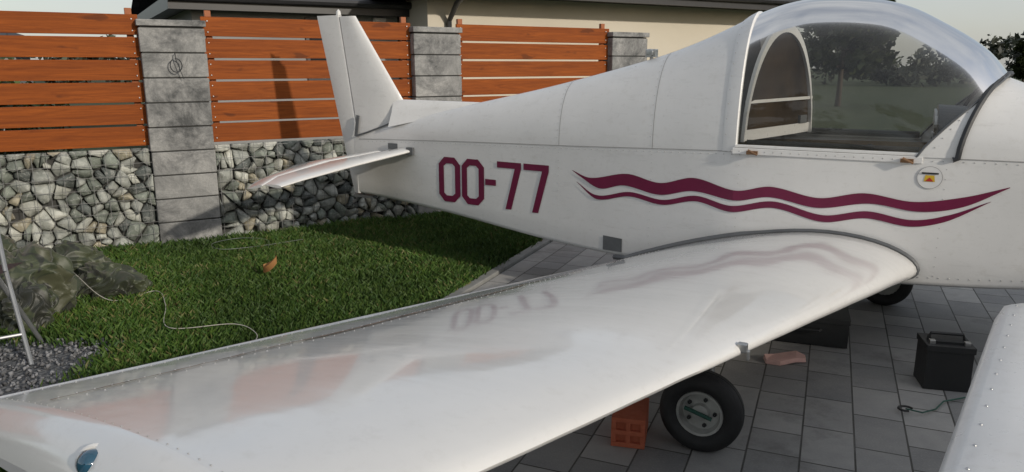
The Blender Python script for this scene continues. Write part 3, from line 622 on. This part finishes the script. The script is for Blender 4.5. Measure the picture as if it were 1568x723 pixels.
for sg in(-1,1):
    m=MB(); rows=[[(q.x,q.y*sg,q.z+wob(q.x,q.y)) for q in wsec(l)] for l in [YR+(YT-YR)*i/70 for i in range(71)]]
    m.grid(rows,0,True); m.add(rows[0],[tuple(range(len(rows[0])))]); m.obj('wing',[M['wing']],AC,True,50)
    m=MB(); rows=[]
    for (dl,sc,dz) in ((-.012,1.0,.003),(.0,1.0,.003),(.012,1,.001),(.035,.97,-.008),(.06,.9,-.022),(.08,.72,-.040),(.09,.4,-.055)):
        sec=airfoil(wle(3.97)+Vector((-.12*(1-sc),dl,0)),wte(3.97)+Vector((.03*(1-sc),dl,0)),.088*sc,.018,26); rows.append([(q.x,q.y*sg,q.z+dz) for q in sec])
    m.grid(rows,0,True); m.add(rows[-1],[tuple(range(len(rows[-1])))[::-1]]); m.obj('wing_tip_fairing',[M['wing']],AC,True,60)
    m=MB(); o_=Vector((-1.375,sg*4.035,.775)); ax_=Vector((.45,sg*.75,.42)).normalized(); m.lathe([(-.03,.028),(0,.027),(.015,.024),(.026,.015),(.031,.001)],o_,ax_,24,0); m.lathe([(-.09,.038),(-.03,.038),(-.006,.036),(-.002,.031),(-.004,.027)],o_,ax_,24,1); m.obj('navigation_light',[M['lens'],M['wing']],AC,True)
    m=MB(); sec=wsec(.515); pr=[(q.x,sg*.512,q.z+.008) for q in sec[:30]]; m.tube([(-1.66,sg*.46,.33)]+pr,[.018]*14+[.013]*(len(pr)-13),6); m.obj('wing_root_seal',[M['greytape']],AC,True)
    m=MB(); r1=[]
    for i in range(201):
        l=.62+i*(3.30)/200; j=.002*math.sin(i*1.7); wd=.009+(.010 if 2.0<l<3.2 else 0)+.003*math.sin(i*.6)+.003*noise.noise(Vector((i*.5,0,0)))
        a=wtop(l,.262+j-wd/2); b_=wtop(l,.262+j+wd/2); r1.append([(a.x,a.y*sg,a.z+.0035),(b_.x,b_.y*sg,b_.z+.0035)])
    m.grid(r1); m.obj('aileron_hinge_gap',[M['gap']],AC)
    m=MB(); q=wle(2.50); m.box((q.x+.000,sg*q.y,q.z+.012),(.030,.022,.030)); m.box((q.x+.018,sg*q.y,q.z-.010),(.010,.016,.032)); m.obj('tie_down_bracket',[M['metal']],AC,bevel=.004)
    m=MB(); m.tube([Vector((wte(l).x,sg*wte(l).y,wte(l).z+wob(wte(l).x,wte(l).y))) for l in (.55,1.0,1.5,2.,2.5,3.,3.5,3.96)],.004,6); m.obj('trailing_edge_lip',[M['metal']],AC,True)
m=MB()
def rivet(p_,nrm,r_=.0042):
    m.lathe([(0,r_),(r_*.35,r_*.75),(r_*.5,.0003)],p_,nrm,6)
for sg in (-1,1):
    l=.7
    while l<3.93:
        for xo in (.235,.29,.03):
            q=wtop(l,xo); rivet((q.x,q.y*sg,q.z+.001),(0,0,1),.0025)
        l+=.042
    x=-2.0
    while x<-.87: q=wtop(3.945,x=x); rivet((q.x,q.y*sg,q.z+.001),(0,0,1),.0021); x+=.035
    x=-3.9
    while x<1.3:
        rivet((x,sg*(ww(x)+.001),zl(x)-.018),(0,sg,0),.0034)
        if x>-1.0 and x<-.05: rivet((x,sg*.508,1.035),(0,sg,0),.004)
        if x>-1.5: rivet((x,sg*(ww(x)+.001),zb(x)+.05),(0,sg,0),.0035)
        x+=.045
    for xb in (-3.2,-2.68,-2.12,-1.46,-.93,.08,.55):
        z=zb(xb)+.06
        while z<zl(xb)-.03: rivet((xb,sg*(ww(xb)+.001),z),(0,sg,0),.0028); z+=.05
for xb,o in ((-2.135,0),(-1.475,0),(-1.015,.008)):
    for q in arcfull(xb,sitp(xb,ZT),o+.001)[1:-1]: rivet(q,(0,q[1],q[2]-.9),.0036)
for t in TS[1:-1]:
    tt=t if t<=math.pi/2 else math.pi-t; q=can(tt,1.3,.006,t>math.pi/2); rivet(q,(0,q[1],q[2]-1),.0035)
m.obj('rivets',[M['rivet']],AC,True,80)
# decals
def sidep(x,z,off=.0038,sg=-1): return (x,sg*(ww(x)+off),z)
m=MB()
U=[(-2.02,.84),(-1.88,.80),(-1.62,.847),(-1.40,.811),(-1.19,.86),(-.94,.81),(-.75,.847),(-.5,.805),(-.28,.848),(-.05,.822),(.17,.862),(.355,.925)]
Lw=[(-2.02,.84),(-1.95,.80),(-1.81,.738),(-1.64,.773),(-1.40,.739),(-1.19,.782),(-.94,.753),(-.75,.788),(-.5,.751),(-.25,.795),(-.02,.773),(.17,.812),(.355,.921)]
S2=[(-1.98,.765),(-1.83,.68),(-1.6,.722),(-1.38,.695),(-1.17,.74),(-.96,.703),(-.73,.748),(-.47,.695),(-.26,.735),(-.05,.71),(.11,.75),(.285,.848)]
T2=[(-1.98,.001),(-1.83,.013),(-1.6,.014),(-.9,.018),(-.2,.019),(.1,.016),(.285,.001)]
for sg in(-1,1):
    xs=[-2.02+i*(2.375)/180 for i in range(181)]
    m.grid([[sidep(x,sitp(x,Lw),sg=sg),sidep(x,sitp(x,U),sg=sg)] for x in xs])
    xs=[-1.98+i*(2.265)/180 for i in range(181)]
    m.grid([[sidep(x,sitp(x,S2)-itp(x,T2),sg=sg),sidep(x,sitp(x,S2)+itp(x,T2),sg=sg)] for x in xs])
def glyph(polys,x0,w_,sg=-1):
    for poly in polys:
        pts=[]
        for (a,b_) in poly:
            x=x0+a*w_; z=.515+b_*.330+(x+3.16)*.008; pts.append(sidep(x,z,sg=sg))
        m.add(pts,[tuple(range(len(pts)))])
def oct_ring(x0,w_,sg=-1):
    k_=.26; kz=.16; sx=.24; sz=.14
    o=[(k_,0),(1-k_,0),(1,kz),(1,1-kz),(1-k_,1),(k_,1),(0,1-kz),(0,kz)]
    i_=[(.36,sz),(.64,sz),(1-sx,.20),(1-sx,.80),(.64,1-sz),(.36,1-sz),(sx,.80),(sx,.20)]
    for q in range(8): glyph([[o[q],o[(q+1)%8],i_[(q+1)%8],i_[q]]],x0,w_,sg)
oct_ring(-3.165,.205); oct_ring(-2.945,.205)
glyph([[(0,.47),(1,.47),(1,.60),(0,.60)]],-2.73,.095)
for x0 in (-2.625,-2.40): glyph([[(0,.87),(1,.87),(1,1),(0,1)],[(.74,.87),(.36,.0),(.60,.0),(1,.87)]] ,x0,.205)
m.obj('registration_and_stripes',[M['maroon']],AC)
m=MB(); m.lathe([(0,.056),(.001,.056),(.001,.0005)],(.01,-(ww(.01)+.003),.95),(0,-1,0),28,0); m.lathe([(0,.057),(.0008,.057),(.0008,.055)],(.01,-(ww(.01)+.0035),.95),(0,-1,0),28,4); m.add([(-.015,-.5055,.93),(.035,-.5055,.93),(.03,-.5055,.962),(-.01,-.5055,.962)],[(0,1,2,3)],1); m.add([(-.008,-.5065,.932),(.028,-.5065,.932),(.01,-.5065,.952)],[(0,1,2)],2); m.box((.01,-.507,.972),(.075,.0015,.008),3); m.obj('badge',[M['white'],M['yellow'],M['red'],M['case'],M['seam']],AC)
m=MB(); xa,xb=-1.775,-1.64
m.add([sidep(xa,.345,.004),sidep(xb,.345,.004),sidep(xb,.432,.004),sidep(xa,.438,.004)],[(0,1,2,3)]); m.obj('inspection_panel',[M['greytape']],AC)
m=MB()
for x in(-.86,-.10): m.box((x,-.513,1.03),(.06,.02,.02)); m.tube([(x-.02,-.53,1.045),(x+.03,-.53,1.02)],.006,6)
m.obj('canopy_latches',[M['brass']],AC)
m=MB(); m.box((-1.60,-.06,1.575),(.07,.05,.05)); m.tube([(-1.60,-.06,1.53),(-1.60,-.06,1.60)],.012,8); m.lathe([(0,.022),(.02,.022),(.021,.001)],(-1.60,-.085,1.58),(0,-1,0),12); m.obj('deck_gadget',[M['metal']],AC,bevel=.004)  # small GPS/camera gadget on the turtle deck, not a lamp
def wheel(name,x,l,r_=.165,w_=.11,leg=None):
    y=-l; sg=-1 if l>0 else 1; m=MB(); ax=(0,sg,0); h=w_/2
    prof=[(-h*.55,r_*.55),(-h*.9,r_*.66),(-h,r_*.78),(-h*.85,r_*.92),(-h*.62,r_*.975),(-h*.55,r_*.965),(-h*.48,r_*.985),(-h*.1,r_),(-h*.05,r_*.985),(h*.05,r_*.985),(h*.1,r_),(h*.48,r_*.985),(h*.55,r_*.965),(h*.62,r_*.975),(h*.85,r_*.92),(h,r_*.78),(h*.97,r_*.72),(h*.9,r_*.66),(h*.6,r_*.56)]
    m.lathe(prof,(x,y,r_-.004),ax,48,0)
    m.lathe([(h*.6,r_*.57),(h*.72,r_*.56),(h*.7,r_*.50),(h*.2,r_*.44),(h*.2,r_*.22),(h*.55,r_*.20),(h*.6,r_*.1),(h*.6,.001)],(x,y,r_-.004),ax,32,1)
    m.lathe([(-h*.6,r_*.57),(-h*.2,r_*.4),(-h*.2,.001)],(x,y,r_-.004),ax,24,1)
    for k_ in range(5):
        a=k_*1.2566; q=(x+math.cos(a)*r_*.34,y+sg*h*.2,r_-.004+math.sin(a)*r_*.34); m.lathe([(0,.009),(.01,.008),(.011,.001)],q,ax,6,2)
    if leg: m.tube([(x,y-sg*.03,r_),(x,y-sg*.09,r_),leg[0],leg[1]],[.018,.02,.022,.026],10,3)
    m.tube([(x-.06,y+sg*h*.62,r_+.01),(x+.05,y+sg*h*.75,r_-.015)],.008,6,4)
    m.obj(name,[M['black'],M['hub'],M['case'],M['metal'],M['green']],AC,True,40)
wheel('main_wheel',-.715,2.0,leg=((-.72,-1.88,.3),(-.72,-1.85,.56)))
wheel('main_wheel',-.715,-2.0,leg=((-.72,1.88,.3),(-.72,1.85,.56)))
wheel('nose_wheel',-.15,-.42,leg=((-.15,.3,.3),(-.15,.2,.42)))
# ------------------------------------------------------------------ props
r=empty('detached_wing_panel',(1.73,2.55,0),math.atan2(-1.15,-.86))
m=MB(); ln=2.2; wd=1.0
edge=[(ln,0)]+[(x,0) for x in (1.6,1.2,.8,.4,.2)]+[(.08,.02),(.02,.07),(0,.16),(0,.5),(0,wd),(ln,wd)]
def ins(d,z): return [(min(max(x,d),ln-d),min(max(y,d),wd-d),z) for x,y in edge]
lay=[ins(.035,.60),ins(.01,.615),ins(0,.64),ins(.004,.67),ins(.018,.69),ins(.04,.70),ins(.12,.712),ins(.3,.725)]
m.grid(lay,0,True); m.add(lay[-1],[tuple(range(len(edge)))]); m.add(lay[0],[tuple(range(len(edge)))[::-1]])
x=.1
while x<2.0: m.lathe([(0,.004),(.002,.003),(.003,.0003)],(x,.055,.703),(0,0,1),8,1); x+=.12
for y in (.2,.35,.5,.65): m.lathe([(0,.004),(.002,.003),(.003,.0003)],(.055,y,.703),(0,0,1),8,1)
m.obj('skin',[M['white'],M['metal']],r,True,60)
m=MB()
for x in(.5,1.7):
    for y in (.55,.85):
        m.tube([(x-.15,y,0),(x,y,.6)],.015); m.tube([(x+.15,y,0),(x,y,.6)],.015)
    m.tube([(x,.4,.59),(x,.95,.59)],.02)
m.obj('trestle',[M['woodpost']],r)
r=MB(); W_,H_,Dp=.135,.125,.22
for z in (0,.0525,.105): r.box((0,0,z+.01),(W_,Dp,.02))
for x in (-.0575,0,.0575): 
    for z in (.02,.0725): r.box((x,0,z+.01625),(.02,Dp-.002,.0325))
r.box((0,-.085,.0625),(W_-.004,.02,.121))
r.obj('clay_brick',[M['clay']],loc=(.49,2.86,0.002),rz=R(-14),bevel=.002)
m=MB(); m.box((0,0,.095),(.20,.17,.19)); m.box((0,0,.205),(.21,.18,.03)); m.box((0,0,.225),(.14,.10,.015)); m.tube([(-.08,0,.22),(-.07,0,.255),(.07,0,.255),(.08,0,.22)],.008); m.box((-.075,-.05,.228),(.025,.025,.02),1); m.box((.075,-.05,.228),(.025,.025,.02),1)
m.obj('battery_box',[M['case'],M['metal']],loc=(2.07,3.38,0.001),rz=R(-14),bevel=.008)
m=MB(); m.box((0,0,.07),(.42,.26,.13)); m.box((0,0,.15),(.43,.27,.03)); m.tube([(-.07,-.14,.1),(-.06,-.165,.1),(.06,-.165,.1),(.07,-.14,.1)],.008); m.obj('dark_lidded_box',[M['case']],loc=(1.66,4.02,0.001),rz=R(-20),bevel=.012)  # lidded box with handle, built for an unidentified dark shape
v=[];f=[]; pn=[(.11,0),(.09,.05),(.02,.065),(-.04,.05),(-.10,.04),(-.115,-.01),(-.06,-.05),(.03,-.045),(.09,-.04)]
for z in(0,.022): v+=[(x*(1 if z else 1.03),y*(1 if z else 1.03),z+.006*math.sin(i*2)) for i,(x,y) in enumerate(pn)]
f=[tuple(range(9))[::-1],tuple(range(9,18))]+[(i,(i+1)%9,9+(i+1)%9,9+i) for i in range(9)]
mesh('foam_scrap',v,f,M['pink'],loc=(1.42,3.66,.006),rz=.2)
m=MB(); m.tube([(1.74,3.07,.02),(1.80,3.04,.015),(1.88,3.08,.012),(1.96,3.16,.012),(2.08,3.20,.012),(2.2,3.15,.012)],.0035,8,0); m.tube([(1.74+.03*math.cos(a),3.07+.025*math.sin(a),.02) for a in [i*.6 for i in range(9)]],.005,6,1); m.obj('charger_cable',[M['green'],M['case']],smooth=True)
def blob(name,parts,mat):
    bm=bmesh.new()
    for (c_,s,sd,rzz) in parts:
        r_=bmesh.ops.create_icosphere(bm,subdivisions=6,radius=1)
        for v_ in r_['verts']:
            q=v_.co.copy(); o=Vector((sd*3.1,sd,0)); w=Vector((noise.noise(q*1.1+o),noise.noise(q*1.1-o),noise.noise(q*1.2+o*2)))
            rid=(1-abs(noise.noise(q*1.1+o+w*.9))*3.0); rid2=(1-abs(noise.noise(Vector((q.x*2.0,q.y*2.0,q.z*.7))+o+w*1.5))*3.4)
            k_=.86+.34*noise.noise(q*.8+o)+.20*max(rid,-.05)+.16*max(rid2,-.05)
            q=q*k_; q=Vector((q.x*s[0],q.y*s[1],q.z*s[2])); q=Matrix.Rotation(rzz,3,'Z')@q+Vector(c_); 
            if q.z<0.01: q.z=.01+.004*noise.noise(q*20)
            v_.co=q
    me=D.meshes.new(name); bm.to_mesh(me); bm.free(); me.materials.append(mat); me.polygons.foreach_set('use_smooth',[True]*len(me.polygons)); return link(D.objects.new(name,me))
blob('camouflage_bag',[((-2.98,4.36,.18),(.27,.20,.24),1,.3),((-2.80,4.13,.10),(.14,.12,.15),2,.9),((-3.3,4.6,.22),(.18,.18,.22),7,.9)],M['camo'])
blob('camouflage_jacket',[((-2.68,4.80,.07),(.25,.14,.15),4,-.25)],M['camo'])
blob('camouflage_cover',[((-3.05,5.02,.14),(.20,.12,.15),5,.3)],M['camo'])
m=MB()
def smoothpts(ps,n_=8):
    o=[]; T=range(len(ps))
    for i in range((len(ps)-1)*n_+1):
        t_=i/n_; o.append(tuple(sitp(t_,[(j,ps[j][a]) for j in T]) for a in range(3)))
    return o
m.tube(smoothpts([(-2.9,4.75,.2),(-2.55,4.55,.05),(-2.35,4.75,.05),(-2.15,4.45,.05),(-1.95,4.05,.045),(-1.6,4.1,.05),(-1.42,3.95,.045),(-1.38,3.75,.05)]),.0024,6)
m.obj('white_cord',[M['cord']],smooth=True)
m=MB(); m.tube(smoothpts([(-2.0,6.0,.04),(-2.1,6.25,.05),(-2.35,6.3,.05),(-2.5,6.1,.05),(-2.35,5.9,.05),(-2.1,6.05,.04),(-1.8,6.3,.04)]),.0016,6); m.obj('garden_wire',[M['pole']],smooth=True)
m=MB()
m.tube([(-2.47,3.62,0),(-2.62,3.75,.46),(-2.72,3.85,.95)],.012); m.tube([(-2.62,3.95,0),(-2.60,3.65,.46)],.012)
m.tube([(-2.90,3.30,0),(-3.05,3.45,.46),(-3.15,3.55,.95)],.012); m.tube([(-3.05,3.65,0),(-3.0,3.35,.46)],.012)
m.tube([(-2.52,3.66,.15),(-2.94,3.34,.15)],.009); m.add([(-2.60,3.62,.46),(-2.62,3.90,.47),(-3.08,3.60,.47),(-3.02,3.32,.46)],[(0,1,2,3)],1); m.add([(-2.68,3.8,.7),(-2.72,3.85,.95),(-3.15,3.55,.95),(-3.1,3.5,.7)],[(0,1,2,3)],1)
m.obj('folding_chair',[M['pole'],M['case']],smooth=True)
m=MB(); rows=[]
for i in range(7):
    s=i/6; w_=.045*math.sin(math.pi*min(.98,s+.05)); rows.append([(-1.72+(s-.5)*.10,5.16-w_,.09+.07*(s)**2+.02),( -1.72+(s-.5)*.10,5.16,.06+.07*s*s),(-1.72+(s-.5)*.10,5.16+w_,.10+.07*s*s+.02)])
m.grid(rows); m.obj('dry_leaf',[M['dryleaf']],smooth=True)
